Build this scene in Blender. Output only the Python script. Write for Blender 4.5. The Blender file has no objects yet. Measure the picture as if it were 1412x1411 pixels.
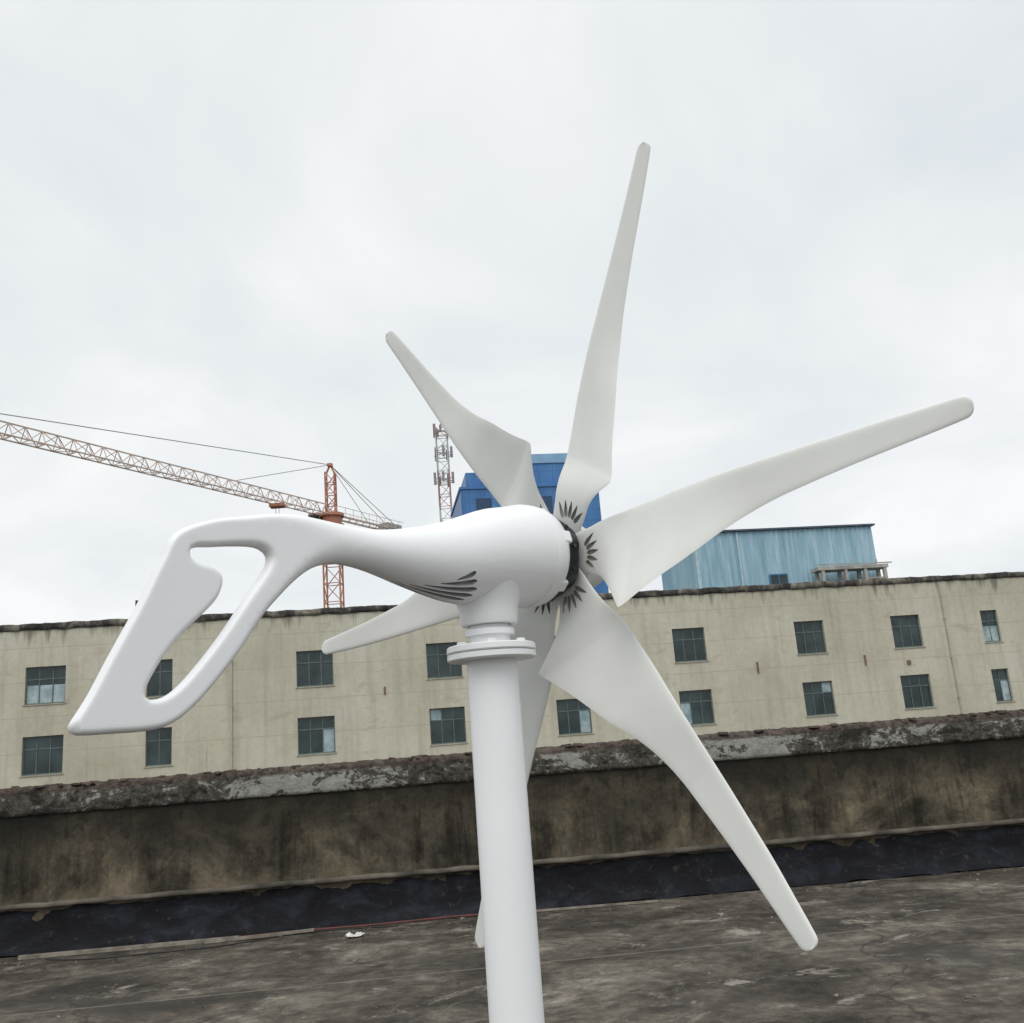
import bpy, bmesh, math, random
import numpy as np
from mathutils import Vector, Matrix, noise
from mathutils.geometry import delaunay_2d_cdt
random.seed(7); rng=np.random.default_rng(7)
scene=bpy.context.scene
EYE=1.6
# ------------------------------------------------------------------ helpers
def new_mat(name):
    m=bpy.data.materials.new(name); m.use_nodes=True; nt=m.node_tree
    return m,nt,nt.nodes["Principled BSDF"]
def N(nt,t,**k):
    n=nt.nodes.new(t)
    for a,b in k.items(): setattr(n,a,b)
    return n
def coords(nt,scale=(1,1,1),rot=(0,0,0),loc=(0,0,0)):
    tc=N(nt,"ShaderNodeTexCoord"); mp=N(nt,"ShaderNodeMapping")
    mp.inputs["Scale"].default_value=scale; mp.inputs["Rotation"].default_value=rot; mp.inputs["Location"].default_value=loc
    nt.links.new(tc.outputs["Object"],mp.inputs["Vector"]); return mp.outputs["Vector"]
def noisetex(nt,vec,scale,detail=6,rough=.6,dist=0):
    n=N(nt,"ShaderNodeTexNoise"); n.inputs["Scale"].default_value=scale; n.inputs["Detail"].default_value=detail
    n.inputs["Roughness"].default_value=rough; n.inputs["Distortion"].default_value=dist
    nt.links.new(vec,n.inputs["Vector"]); return n.outputs["Fac"]
def ramp(nt,fac,stops,interp="LINEAR"):
    r=N(nt,"ShaderNodeValToRGB"); cr=r.color_ramp; cr.interpolation=interp
    while len(cr.elements)<len(stops): cr.elements.new(.5)
    for e,(p,c) in zip(cr.elements,stops):
        e.position=p
        if not hasattr(c,"__len__"): c=(c,c,c)
        e.color=(*c,1)
    nt.links.new(fac,r.inputs["Fac"]); return r.outputs["Color"]
def mix(nt,fac,a,b,mode="MIX"):
    m=N(nt,"ShaderNodeMix",data_type="RGBA",blend_type=mode)
    for v,i in ((fac,0),(a,6),(b,7)):
        if hasattr(v,"is_linked") or hasattr(v,"links"): nt.links.new(v,m.inputs[i])
        elif i==0: m.inputs[0].default_value=v
        else: m.inputs[i].default_value=(*v,1)
    return m.outputs[2]
def mathn(nt,op,a,b=0.0):
    m=N(nt,"ShaderNodeMath",operation=op)
    for v,i in ((a,0),(b,1)):
        if isinstance(v,(int,float)): m.inputs[i].default_value=v
        else: nt.links.new(v,m.inputs[i])
    return m.outputs[0]
def bump(nt,bs,h,strength=.3,dist=.01):
    b=N(nt,"ShaderNodeBump"); b.inputs["Strength"].default_value=strength; b.inputs["Distance"].default_value=dist
    nt.links.new(h,b.inputs["Height"]); nt.links.new(b.outputs["Normal"],bs.inputs["Normal"])
def maprange(nt,v,a,b,c=0,d=1):
    m=N(nt,"ShaderNodeMapRange"); m.inputs[1].default_value=a; m.inputs[2].default_value=b; m.inputs[3].default_value=c; m.inputs[4].default_value=d
    nt.links.new(v,m.inputs[0]); return m.outputs[0]
def simple(name,c1,c2=None,scale=5,rough=.6,metal=0,bs=.15,bd=.005,detail=6,coat=0):
    m,nt,b=new_mat(name); c2=c2 or tuple(x*.8 for x in c1)
    f=noisetex(nt,coords(nt),scale,detail)
    nt.links.new(ramp(nt,f,[(.35,c2),(.65,c1)]),b.inputs["Base Color"])
    b.inputs["Roughness"].default_value=rough; b.inputs["Metallic"].default_value=metal
    b.inputs["Coat Weight"].default_value=coat; b.inputs["Coat Roughness"].default_value=.2
    if bs: bump(nt,b,f,bs,bd)
    return m
def empty(name,loc=(0,0,0)):
    e=bpy.data.objects.new(name,None); e.location=loc; scene.collection.objects.link(e); return e
def mesh_obj(name,verts,faces,mats,parent=None,smooth=False,fm=None,M=None):
    me=bpy.data.meshes.new(name); me.from_pydata([tuple(v) for v in verts],[],[tuple(f) for f in faces])
    if M is not None: me.transform(M)
    bm=bmesh.new(); bm.from_mesh(me)
    if fm: 
        bm.faces.ensure_lookup_table()
        for f,i in zip(bm.faces,fm): f.material_index=i
    bmesh.ops.recalc_face_normals(bm,faces=bm.faces); bm.to_mesh(me); bm.free()
    for m in (mats if isinstance(mats,(list,tuple)) else [mats]): me.materials.append(m)
    if smooth: me.polygons.foreach_set("use_smooth",[True]*len(me.polygons))
    o=bpy.data.objects.new(name,me); scene.collection.objects.link(o)
    if parent is not None:
        o.parent=parent; o.matrix_parent_inverse=Matrix.Translation(-Vector(parent.location))
    return o
class Geo:
    def __init__(s): s.v=[];s.f=[];s.m=[]
    def box(s,x0,x1,y0,y1,z0,z1,m=0):
        b=len(s.v); s.v+=[(x,y,z) for z in (z0,z1) for y in (y0,y1) for x in (x0,x1)]
        for f in ((0,2,3,1),(4,5,7,6),(0,1,5,4),(2,6,7,3),(0,4,6,2),(1,3,7,5)): s.f.append(tuple(b+i for i in f)); s.m.append(m)
    def quad(s,a,b_,c,d,m=0):
        b=len(s.v); s.v+=[a,b_,c,d]; s.f.append((b,b+1,b+2,b+3)); s.m.append(m)
    def beam(s,a,b_,w,m=0,w2=None):
        a=Vector(a);b_=Vector(b_);d=(b_-a)
        if d.length<1e-6: return
        d.normalize();u=d.cross(Vector((0,0,1)))
        if u.length<.05: u=d.cross(Vector((1,0,0)))
        u.normalize();t=d.cross(u);h=w/2;h2=(w2 or w)/2;i=len(s.v)
        for p,q in ((a,h),(b_,h2)):
            for x,y in ((-1,-1),(1,-1),(1,1),(-1,1)): s.v.append(tuple(p+u*x*q+t*y*q))
        for f in ((0,1,5,4),(1,2,6,5),(2,3,7,6),(3,0,4,7),(3,2,1,0),(4,5,6,7)): s.f.append(tuple(i+k for k in f)); s.m.append(m)
    def prism(s,A,B_,m=0):
        k=len(s.v);n=len(A); s.v+=[tuple(x) for x in A]+[tuple(x) for x in B_]
        for i in range(n): s.f.append((k+i,k+(i+1)%n,k+n+(i+1)%n,k+n+i)); s.m.append(m)
        s.f.append(tuple(k+i for i in range(n))[::-1]); s.f.append(tuple(k+n+i for i in range(n))); s.m+=[m,m]
    def lathe(s,prof,n=64,m=0,M=None,cap=True):
        i0=len(s.v)
        for (z,r) in prof:
            for k in range(n):
                a=2*math.pi*k/n; p=Vector((r*math.cos(a),r*math.sin(a),z)); s.v.append(tuple(M@p) if M else tuple(p))
        for j in range(len(prof)-1):
            for k in range(n):
                a=i0+j*n+k;b=i0+j*n+(k+1)%n; s.f.append((a,b,b+n,a+n)); s.m.append(m)
        if cap:
            s.f.append(tuple(i0+k for k in range(n))[::-1]); s.m.append(m)
            e=i0+(len(prof)-1)*n; s.f.append(tuple(e+k for k in range(n))); s.m.append(m)
    def obj(s,name,mats,parent=None,smooth=False,M=None): return mesh_obj(name,s.v,s.f,mats,parent,smooth,s.m,M)
def autosmooth(o,ang=35):
    me=o.data; me.polygons.foreach_set("use_smooth",[True]*len(me.polygons))
    bm=bmesh.new(); bm.from_mesh(me)
    for e in bm.edges:
        if len(e.link_faces)==2 and e.calc_face_angle(0)>math.radians(ang): e.smooth=False
    bm.to_mesh(me); bm.free()
def bevel(o,w,seg=2):
    b=o.modifiers.new("bevel","BEVEL"); b.width=w; b.segments=seg; b.limit_method="ANGLE"
def carve(o,geo,mat,ang=40):
    """cut the prisms in geo out of o and bake the result; cutter is deleted"""
    c=geo.obj("cutter",mat); md=o.modifiers.new("carve","BOOLEAN"); md.operation="DIFFERENCE"; md.object=c; md.solver="EXACT"
    try: md.material_mode="TRANSFER"
    except Exception: pass
    try: md.use_self=True
    except Exception: pass
    bpy.context.view_layer.update(); dg=bpy.context.evaluated_depsgraph_get(); old=o.data; n0=len(old.polygons)
    new=bpy.data.meshes.new_from_object(o.evaluated_get(dg)); o.modifiers.remove(md)
    if len(new.polygons)>n0*.6: o.data=new; print("carved",o.name,n0,len(new.polygons))
    else: print("carve failed",o.name,n0,len(new.polygons))
    bpy.data.objects.remove(c,do_unlink=True)
    autosmooth(o,ang)

# ------------------------------------------------------------------ world
w=bpy.data.worlds.new("World"); scene.world=w; w.use_nodes=True; nt=w.node_tree
bg=nt.nodes["Background"]; bg.inputs["Strength"].default_value=.1
SUN_EL,SUN_AZ=math.radians(52),math.radians(192)
sky=N(nt,"ShaderNodeTexSky",sky_type="NISHITA",sun_disc=False,sun_elevation=SUN_EL,sun_rotation=SUN_AZ)
tc=N(nt,"ShaderNodeTexCoord"); sep=N(nt,"ShaderNodeSeparateXYZ"); nt.links.new(tc.outputs["Generated"],sep.inputs[0])
zz=mathn(nt,"MAXIMUM",sep.outputs[2],0.0); den=mathn(nt,"ADD",zz,.35)
cb=N(nt,"ShaderNodeCombineXYZ"); nt.links.new(mathn(nt,"DIVIDE",sep.outputs[0],den),cb.inputs[0]); nt.links.new(mathn(nt,"DIVIDE",sep.outputs[1],den),cb.inputs[1])
n1=noisetex(nt,cb.outputs[0],1.9,6,.52,.4)
cl=ramp(nt,n1,[(.30,(7.7,8.2,8.55)),(.48,(8.6,8.95,9.1)),(.64,(9.8,9.9,9.9))])
zen=maprange(nt,zz,.68,1.0,1.0,1.8)
vm=N(nt,"ShaderNodeVectorMath",operation="SCALE"); nt.links.new(cl,vm.inputs[0]); nt.links.new(zen,vm.inputs["Scale"])
mx=mix(nt,.94,sky.outputs["Color"],vm.outputs[0])
nt.links.new(mx,bg.inputs["Color"])
sl=bpy.data.lights.new("sun","SUN"); sl.energy=1.2; sl.angle=math.radians(40); sl.color=(1,.97,.93)
so=bpy.data.objects.new("sun",sl); scene.collection.objects.link(so)
sd=Vector((math.sin(SUN_AZ)*math.cos(SUN_EL),math.cos(SUN_AZ)*math.cos(SUN_EL),math.sin(SUN_EL)))
so.rotation_euler=sd.to_track_quat("Z","Y").to_euler(); so.location=(0,-5,20)

# ------------------------------------------------------------------ camera
p_,ro=.2394,.0767
r0=Vector((1,0,0)); u0=Vector((0,-math.sin(p_),math.cos(p_))); fw=Vector((0,math.cos(p_),math.sin(p_)))
R_=math.cos(ro)*r0-math.sin(ro)*u0; U_=math.sin(ro)*r0+math.cos(ro)*u0
cam=bpy.data.cameras.new("camera"); co=bpy.data.objects.new("camera",cam); scene.collection.objects.link(co)
cam.sensor_width=36; cam.lens=36*1306.4/1412; cam.clip_end=6000; cam.clip_start=.05
co.matrix_world=Matrix(((R_.x,U_.x,-fw.x,0),(R_.y,U_.y,-fw.y,0),(R_.z,U_.z,-fw.z,EYE),(0,0,0,1)))
scene.camera=co
scene.view_settings.view_transform="Standard"; scene.view_settings.look="None"; scene.view_settings.exposure=0

# ------------------------------------------------------------------ ground
gm=simple("street_asphalt",(.10,.10,.095),(.06,.06,.058),.2,.9)
g=Geo(); g.quad((-3000,-3000,-12),(3000,-3000,-12),(3000,3000,-12),(-3000,3000,-12)); g.obj("ground",gm)

# ------------------------------------------------------------------ roof deck
m,nt,b=new_mat("roof_concrete"); v=coords(nt); vs=coords(nt,(1,1.15,1))
big=noisetex(nt,vs,1.0,12,.72,.5); med=noisetex(nt,v,6.5,12,.76,.2); fine=noisetex(nt,v,80,5,.75)
c=ramp(nt,big,[(.35,(.030,.026,.020)),(.44,(.060,.051,.040)),(.52,(.098,.083,.065)),(.60,(.15,.131,.104)),(.70,(.24,.215,.175))])
c2=ramp(nt,med,[(.32,.38),(.5,.95),(.68,1.6)]); c=mix(nt,1.0,c,c2,"MULTIPLY")
c3=ramp(nt,fine,[(.3,.55),(.7,1.45)]); c=mix(nt,.8,c,c3,"MULTIPLY")
spot=noisetex(nt,coords(nt,(1,1.2,1),(0,0,0),(7,3,0)),1.5,12,.8,.5)
c=mix(nt,ramp(nt,spot,[(.56,0),(.63,.8)]),c,(.31,.28,.23))
damp=noisetex(nt,coords(nt,(1,1.6,1),(0,0,.2),(1,8,0)),.6,10,.68,.4)
c=mix(nt,ramp(nt,damp,[(.53,0),(.60,.65)]),c,(.028,.024,.019))
crk=N(nt,"ShaderNodeTexVoronoi",feature="DISTANCE_TO_EDGE"); crk.inputs["Scale"].default_value=.3
wv=N(nt,"ShaderNodeVectorMath",operation="ADD"); nn=N(nt,"ShaderNodeTexNoise"); nn.inputs["Scale"].default_value=2; nn.inputs["Detail"].default_value=8
nt.links.new(v,nn.inputs["Vector"]); nt.links.new(v,wv.inputs[0])
sc=N(nt,"ShaderNodeVectorMath",operation="SCALE"); nt.links.new(nn.outputs["Color"],sc.inputs[0]); sc.inputs["Scale"].default_value=.9
nt.links.new(sc.outputs[0],wv.inputs[1]); nt.links.new(wv.outputs[0],crk.inputs["Vector"])
c=mix(nt,ramp(nt,crk.outputs["Distance"],[(0,.7),(.007,0)]),c,(.02,.018,.015))
# lime-washed trowel line left by an old screed joint
sp=N(nt,"ShaderNodeSeparateXYZ"); nt.links.new(v,sp.inputs[0])
jl=mathn(nt,"ABSOLUTE",mathn(nt,"ADD",mathn(nt,"ADD",sp.outputs[1],mathn(nt,"MULTIPLY",sp.outputs[0],-.10)),mathn(nt,"ADD",mathn(nt,"MULTIPLY",med,.05),-7.7)))
c=mix(nt,ramp(nt,jl,[(0,.5),(.022,0)]),c,(.26,.235,.19))
nt.links.new(c,b.inputs["Base Color"]); nt.links.new(ramp(nt,damp,[(.5,.97),(.62,.6)]),b.inputs["Roughness"]); b.inputs["Specular IOR Level"].default_value=.3
bump(nt,b,mathn(nt,"ADD",mathn(nt,"MULTIPLY",med,1.0),mathn(nt,"MULTIPLY",fine,.35)),.8,.02)
roofm=m
g=Geo(); g.box(-16,16,-9,11.6,-.25,0); g.obj("rooftop_floor",roofm)
g=Geo(); g.box(-16,16,-9,11.6,-12,-.26); g.obj("office_building",simple("own_facade",(.5,.47,.38),(.42,.39,.32),2,.9))

# ------------------------------------------------------------------ parapet wall
BE=.0733; D0=10.071
PM=Matrix.Translation((0,D0,0))@Matrix.Rotation(BE,4,"Z")
par=empty("parapet_wall",(0,D0,0))
m,nt,b=new_mat("stained_plaster"); v=coords(nt); 
sepn=N(nt,"ShaderNodeSeparateXYZ"); nt.links.new(v,sepn.inputs[0]); Z=sepn.outputs[2]; X=sepn.outputs[0]
big=noisetex(nt,coords(nt,(1,1,1.5)),.9,10,.68,.5); st=noisetex(nt,coords(nt,(3.6,3.6,.4)),1.4,9,.7,.3); fine=noisetex(nt,v,24,10,.75); mid=noisetex(nt,v,4.5,10,.72,.3)
c=ramp(nt,big,[(.33,(.028,.026,.020)),(.44,(.056,.049,.036)),(.54,(.098,.082,.058)),(.66,(.165,.135,.093))])
c=mix(nt,.85,c,ramp(nt,st,[(.35,.3),(.5,.95),(.64,1.5)]),"MULTIPLY")
c=mix(nt,.9,c,ramp(nt,mid,[(.35,.5),(.5,1.0),(.66,1.45)]),"MULTIPLY")
c=mix(nt,.8,c,ramp(nt,fine,[(.3,.6),(.7,1.35)]),"MULTIPLY")
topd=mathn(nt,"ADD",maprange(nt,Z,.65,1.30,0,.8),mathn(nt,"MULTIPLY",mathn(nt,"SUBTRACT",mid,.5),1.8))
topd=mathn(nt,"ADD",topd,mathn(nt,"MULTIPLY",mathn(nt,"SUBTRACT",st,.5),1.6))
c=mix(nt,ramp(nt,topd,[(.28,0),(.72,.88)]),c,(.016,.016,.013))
lowl=mathn(nt,"ADD",maprange(nt,Z,.42,.85,.6,0),mathn(nt,"MULTIPLY",mathn(nt,"SUBTRACT",big,.5),2.2))
c=mix(nt,ramp(nt,lowl,[(.35,0),(.8,.45)]),c,(.19,.155,.108))
nt.links.new(c,b.inputs["Base Color"]); b.inputs["Roughness"].default_value=.95; b.inputs["Specular IOR Level"].default_value=.2
bump(nt,b,mathn(nt,"ADD",mid,mathn(nt,"MULTIPLY",fine,.6)),.6,.015)
plaster=m
def noisy_strip(name,x0,x1,prof,nx,amp,freq,mat,seed=0,fz=1.0,jit=0):
    V=[];F=[]
    for i in range(nx+1):
        x=x0+(x1-x0)*i/nx
        for j,(y,z) in enumerate(prof):
            q=Vector((x*freq+seed,y*freq*2,z*freq*fz))
            a=noise.fractal(q,1,2.2,5)*amp; c_=noise.fractal(q+Vector((31,7,5)),1,2.2,5)*amp
            V.append((x,y+a,z+c_+ (noise.fractal(Vector((x*freq*3+seed,9.1,0)),1,2,3)*jit if j in (2,3) else 0)))
    n=len(prof)
    for i in range(nx):
        for j in range(n-1): a=i*n+j; F.append((a,a+1,a+n+1,a+n))
    return mesh_obj(name,V,F,mat,par,True,M=PM)
noisy_strip("wall_face",-15.5,15.5,[(0,.44+.84*k/14) for k in range(15)]+[(.12,1.281)],500,.008,1.2,plaster)
g=Geo(); g.box(-15.5,15.5,.03,.26,-.02,1.27); g.obj("wall_core",plaster,par,M=PM)
lipm=simple("ledge_concrete",(.15,.13,.10),(.035,.032,.027),3.0,.95,bs=.5,bd=.02,detail=12)
noisy_strip("ledge",-15.5,15.5,[(.02,.452),(-.015,.45),(-.035,.44),(-.04,.415),(-.03,.405),(.03,.40)],900,.007,4.5,lipm,3)
mem,nt,b=new_mat("waterproof_membrane"); v=coords(nt); f=noisetex(nt,coords(nt,(1,1,2)),2.5,10,.68,.5); f2=noisetex(nt,v,12,10,.75)
c=ramp(nt,f,[(.35,(.006,.006,.007)),(.50,(.011,.0115,.015)),(.62,(.022,.024,.033)),(.74,(.042,.046,.060))]); c=mix(nt,ramp(nt,f2,[(.57,0),(.68,.7)]),c,(.075,.068,.056))
nt.links.new(c,b.inputs["Base Color"]); b.inputs["Roughness"].default_value=.75; b.inputs["Specular IOR Level"].default_value=.2; bump(nt,b,mathn(nt,"ADD",f,f2),.8,.03)
noisy_strip("membrane_flashing",-15.5,15.5,[(.04,.395),(.025,.37),(.02,.30),(.012,.2),(-.01,.12),(-.03,.07),(-.07,.03),(-.14,.010)],900,.018,3.6,mem,11)
m,nt,b=new_mat("chipped_coping"); v=coords(nt); sp=N(nt,"ShaderNodeSeparateXYZ"); nt.links.new(v,sp.inputs[0])
a1=noisetex(nt,coords(nt,(1,1,2.0)),3.6,14,.74,.7); a2=noisetex(nt,v,16,12,.78,.2); a3=noisetex(nt,v,.7,3,.5)
base=ramp(nt,a2,[(.3,(.030,.028,.024)),(.5,(.088,.082,.070)),(.7,(.19,.175,.15))])
wh=ramp(nt,a2,[(.3,(.24,.235,.21)),(.6,(.43,.425,.395)),(.75,(.54,.53,.50))])
fac=mathn(nt,"ADD",mathn(nt,"ADD",a1,mathn(nt,"MULTIPLY",mathn(nt,"SUBTRACT",a2,.5),.4)),mathn(nt,"MULTIPLY",mathn(nt,"SUBTRACT",a3,.5),.8))
c=mix(nt,ramp(nt,fac,[(.515,0),(.545,.88)]),base,wh)
c=mix(nt,ramp(nt,fac,[(.37,.8),(.43,0)]),c,(.02,.019,.016))
tz=mathn(nt,"ADD",sp.outputs[2],mathn(nt,"MULTIPLY",mathn(nt,"SUBTRACT",a1,.5),.14))
c=mix(nt,ramp(nt,maprange(nt,tz,1.455,1.485),[(0,0),(1,.9)]),c,mix(nt,ramp(nt,a2,[(.42,0),(.6,1)]),(.042,.038,.034),(.13,.09,.07)))
nt.links.new(c,b.inputs["Base Color"]); b.inputs["Roughness"].default_value=.94; b.inputs["Specular IOR Level"].default_value=.2
bump(nt,b,mathn(nt,"ADD",fac,a2),.8,.03); cop=m
noisy_strip("coping_band",-15.5,15.5,[(.0,1.262),(-.03,1.27),(-.035,1.30),(-.035,1.35),(-.036,1.40),(-.036,1.44),(-.03,1.475)],1200,.009,6.5,cop,21)
noisy_strip("coping_bricks",-15.5,15.5,[(-.006,1.452),(-.010,1.47),(-.005,1.50),(.03,1.53),(.12,1.54),(.24,1.54),(.30,1.52),(.30,1.27)],1600,.014,8.5,cop,41,1,.028)
g=Geo()
for i in range(110):
    x=random.uniform(-9,9); L=random.uniform(.04,.13); a=random.uniform(-.3,.3); y=random.uniform(.0,.14); h=random.uniform(.012,.03)
    z=1.525; k=len(g.v)
    for dz in (0,h):
        for sx,sy in ((-1,-1),(1,-1),(1,1),(-1,1)):
            px=sx*L/2*random.uniform(.7,1.1);py=sy*.035*random.uniform(.7,1.1); g.v.append((x+px*math.cos(a)-py*math.sin(a),y+px*math.sin(a)+py*math.cos(a),z+dz*random.uniform(.7,1.2)))
    for f in ((3,2,1,0),(4,5,6,7),(0,1,5,4),(1,2,6,5),(2,3,7,6),(3,0,4,7)): g.f.append(tuple(k+q for q in f)); g.m.append(0)
g.obj("brick_fragments",simple("broken_brick",(.13,.085,.065),(.05,.042,.038),14,.95),par,M=PM)

wood=simple("weathered_board",(.30,.27,.22),(.14,.12,.095),8,.85)
red=simple("red_hose",(.15,.04,.035),(.08,.03,.025),6,.7)
e=empty("timber_batten",(-4,9.4,0)); 
g=Geo(); g.beam((-4.9,-.31,.02),(-2.9,-.30,.02),.035); g.beam((-3.2,-.36,.016),(-2.2,-.29,.03),.025); g.beam((-.2,-.25,.016),(1.1,-.31,.016),.02); g.obj("batten",wood,e,M=PM)
cu=bpy.data.curves.new("hose","CURVE"); cu.dimensions="3D"; cu.bevel_depth=.010; s_=cu.splines.new("NURBS"); pts=[(-3.4+.3*i,-.22-.03*math.sin(i*1.3)-.02*math.sin(i*.6),.018) for i in range(12)]
s_.points.add(len(pts)-1)
for q,pp in zip(s_.points,pts): q.co=(*(PM@Vector(pp)),1)
s_.use_endpoint_u=True; cu.materials.append(red); ho_=bpy.data.objects.new("red_hose",cu); scene.collection.objects.link(ho_)
cu=bpy.data.curves.new("cable","CURVE"); cu.dimensions="3D"; cu.bevel_depth=.006; s_=cu.splines.new("NURBS"); pts=[(-4.6+.4*i,-.45-.22*math.sin(i*.7)-.07*math.sin(i*1.9),.008) for i in range(9)]
s_.points.add(len(pts)-1)
for q,pp in zip(s_.points,pts): q.co=(*(PM@Vector(pp)),1)
s_.use_endpoint_u=True; cu.materials.append(simple("cable_sheath",(.025,.025,.025),None,6,.7)); oc=bpy.data.objects.new("electric_cable",cu); scene.collection.objects.link(oc)
V=[];F=[];n=9
for i in range(n):
    for j in range(n):
        x=(i/(n-1)-.5)*.16;y=(j/(n-1)-.5)*.10; V.append((x+.01*noise.noise(Vector((x*40,y*40,5))),y,.012+.07*abs(noise.noise(Vector((x*22,y*22,1))))))
for i in range(n-1):
    for j in range(n-1): F.append((i*n+j,(i+1)*n+j,(i+1)*n+j+1,i*n+j+1))
mesh_obj("paper_scrap",V,F,simple("paper",(.70,.69,.65),(.5,.5,.47),10,.8),M=Matrix.Translation((-1.72,9.25,0))@Matrix.Rotation(.4,4,"Z"))
g=Geo()
for i in range(1300):
    x=random.uniform(-7,7);y=-.15-abs(random.gauss(0,.9)) if i%3 else random.uniform(-5,-.2)
    s=random.uniform(.004,.014)*(1.8 if i%17==0 else 1)
    P=[Vector((random.uniform(-s,s),random.uniform(-s,s),random.uniform(0,s))) for _ in range(4)]
    k=len(g.v); g.v+=[tuple(Vector((x,y,0))+q*1.3) for q in P]; g.f+=[(k,k+1,k+2),(k,k+1,k+3),(k+1,k+2,k+3),(k,k+2,k+3)]; g.m+=[0]*4
g.obj("roof_grit",simple("grit",(.24,.22,.18),(.06,.05,.04),3,.9),M=PM)

# ------------------------------------------------------------------ factory building across the street
AL=.1587
def BM(D): return Matrix.Translation((0,D,EYE))@Matrix.Rotation(AL,4,"Z")
B=BM(48)
bld=empty("factory_building",(0,48,-12))
m,nt,b=new_mat("cream_render"); v=coords(nt); 
rot=coords(nt,(1,1,1),(0,0,-AL)); sp=N(nt,"ShaderNodeSeparateXYZ"); nt.links.new(rot,sp.inputs[0]); Z=sp.outputs[2]
big=noisetex(nt,v,.22,6,.6,.3); st=noisetex(nt,coords(nt,(2.6,2.6,.16)),.9,8,.65,.2); fine=noisetex(nt,v,4,10,.7)
c=ramp(nt,big,[(.3,(.445,.418,.325)),(.5,(.52,.492,.39)),(.7,(.575,.55,.455))])
c=mix(nt,.8,c,ramp(nt,st,[(.3,.80),(.5,1.0),(.7,1.06)]),"MULTIPLY"); c=mix(nt,.7,c,ramp(nt,fine,[(.3,.84),(.7,1.06)]),"MULTIPLY")
gr=mathn(nt,"ADD",maprange(nt,Z,7.4,8.75,0,.85),mathn(nt,"MULTIPLY",mathn(nt,"SUBTRACT",st,.5),3.0))
c=mix(nt,ramp(nt,gr,[(.45,0),(.95,.8)]),c,(.14,.125,.10))
patch=noisetex(nt,coords(nt,(1,1,1.8)),.7,10,.7,.4)
c=mix(nt,ramp(nt,patch,[(.58,0),(.65,.4)]),c,(.33,.29,.22))
jf=mathn(nt,"FRACT",mathn(nt,"DIVIDE",mathn(nt,"ADD",Z,.42),1.6))
c=mix(nt,ramp(nt,jf,[(.0,.55),(.022,.55),(.026,0)],"CONSTANT"),c,(.38,.34,.26))
nt.links.new(c,b.inputs["Base Color"]); b.inputs["Roughness"].default_value=.92; bump(nt,b,fine,.3,.02); cream=m
stone=simple("sill_concrete",(.40,.375,.30),(.28,.26,.21),2,.9)
m,nt,b=new_mat("roof_edge_grime"); v=coords(nt); f=noisetex(nt,coords(nt,(1,1,.8)),1.2,12,.74,.4)
nt.links.new(ramp(nt,f,[(.38,(.022,.022,.022)),(.50,(.06,.056,.052)),(.58,(.16,.148,.12)),(.70,(.36,.33,.27))]),b.inputs["Base Color"]); b.inputs["Roughness"].default_value=.95; b.inputs["Specular IOR Level"].default_value=.2; edge=m
cols=[(-29.2,1.75),(-22.6,1.78),(-17.5,1.18),(-10.27,1.75),(-3.97,1.74),(2.35,1.72),(8.74,1.74),(15.39,1.65),(20.91,1.68),(25.86,1.0),(31.5,1.7),(37.5,1.7)]
rows=[3.40,.22,-2.98,-6.18,-9.4]
X0,X1=-34.,41.; TOP=6.92
xs=sorted({X0,X1}|{round(c-w/2,3) for c,w in cols}|{round(c+w/2,3) for c,w in cols})
zs=sorted({-13.6,TOP}|{r for r in rows}|{r+1.72 for r in rows})
g=Geo()
hole=lambda xm,zm: any(abs(xm-c)<w/2 for c,w in cols) and any(r<zm<r+1.72 for r in rows)
for i in range(len(xs)-1):
    for j in range(len(zs)-1):
        a,b2,c_,d=xs[i],xs[i+1],zs[j],zs[j+1]
        if not hole((a+b2)/2,(c_+d)/2): g.quad((a,0,c_),(b2,0,c_),(b2,0,d),(a,0,d))
for c,w in cols:
    for r in rows:
        a,b2,z0,z1=c-w/2,c+w/2,r,r+1.72; y=.2
        g.quad((a,0,z0),(a,y,z0),(a,y,z1),(a,0,z1)); g.quad((b2,0,z0),(b2,0,z1),(b2,y,z1),(b2,y,z0))
        g.quad((a,0,z1),(a,y,z1),(b2,y,z1),(b2,0,z1)); g.quad((a,0,z0),(b2,0,z0),(b2,y,z0),(a,y,z0))
g.quad((X0,0,-13.6),(X0,16,-13.6),(X0,16,TOP),(X0,0,TOP)); g.quad((X1,0,-13.6),(X1,16,-13.6),(X1,16,TOP),(X1,0,TOP)); g.quad((X0,16,-13.6),(X1,16,-13.6),(X1,16,TOP),(X0,16,TOP))
g.obj("walls",cream,bld,M=B)
g=Geo(); g.box(X0+.05,X1-.05,.25,15.9,6.1,6.3); g.obj("roof_slab",edge,bld,M=B)
V=[];F=[];nx=1100
prof=[(.0,6.84),(-.06,6.86),(-.07,6.98),(-.07,7.12),(.0,7.17),(.25,7.17),(.26,6.3)]
for i in range(nx+1):
    x=X0+(X1-X0)*i/nx
    for j,(y,z) in enumerate(prof):
        q=Vector((x*1.3,y*2,z*1.3)); V.append((x,y+.02*noise.fractal(q,1,2.2,4),z+(.05*noise.fractal(q+Vector((5,5,5)),1,2.2,5))*(1.0 if j in (0,1,3,4,5) else .3)))
for i in range(nx):
    for j in range(len(prof)-1): a=i*len(prof)+j; F.append((a,a+1,a+len(prof)+1,a+len(prof)))
mesh_obj("roof_coping",V,F,edge,bld,True,M=B)
frame_m=simple("window_frame_paint",(.13,.17,.155),(.07,.095,.09),6,.5)
m,nt,b=new_mat("window_glass"); v=coords(nt); f=noisetex(nt,v,.9,3,.5)
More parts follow.
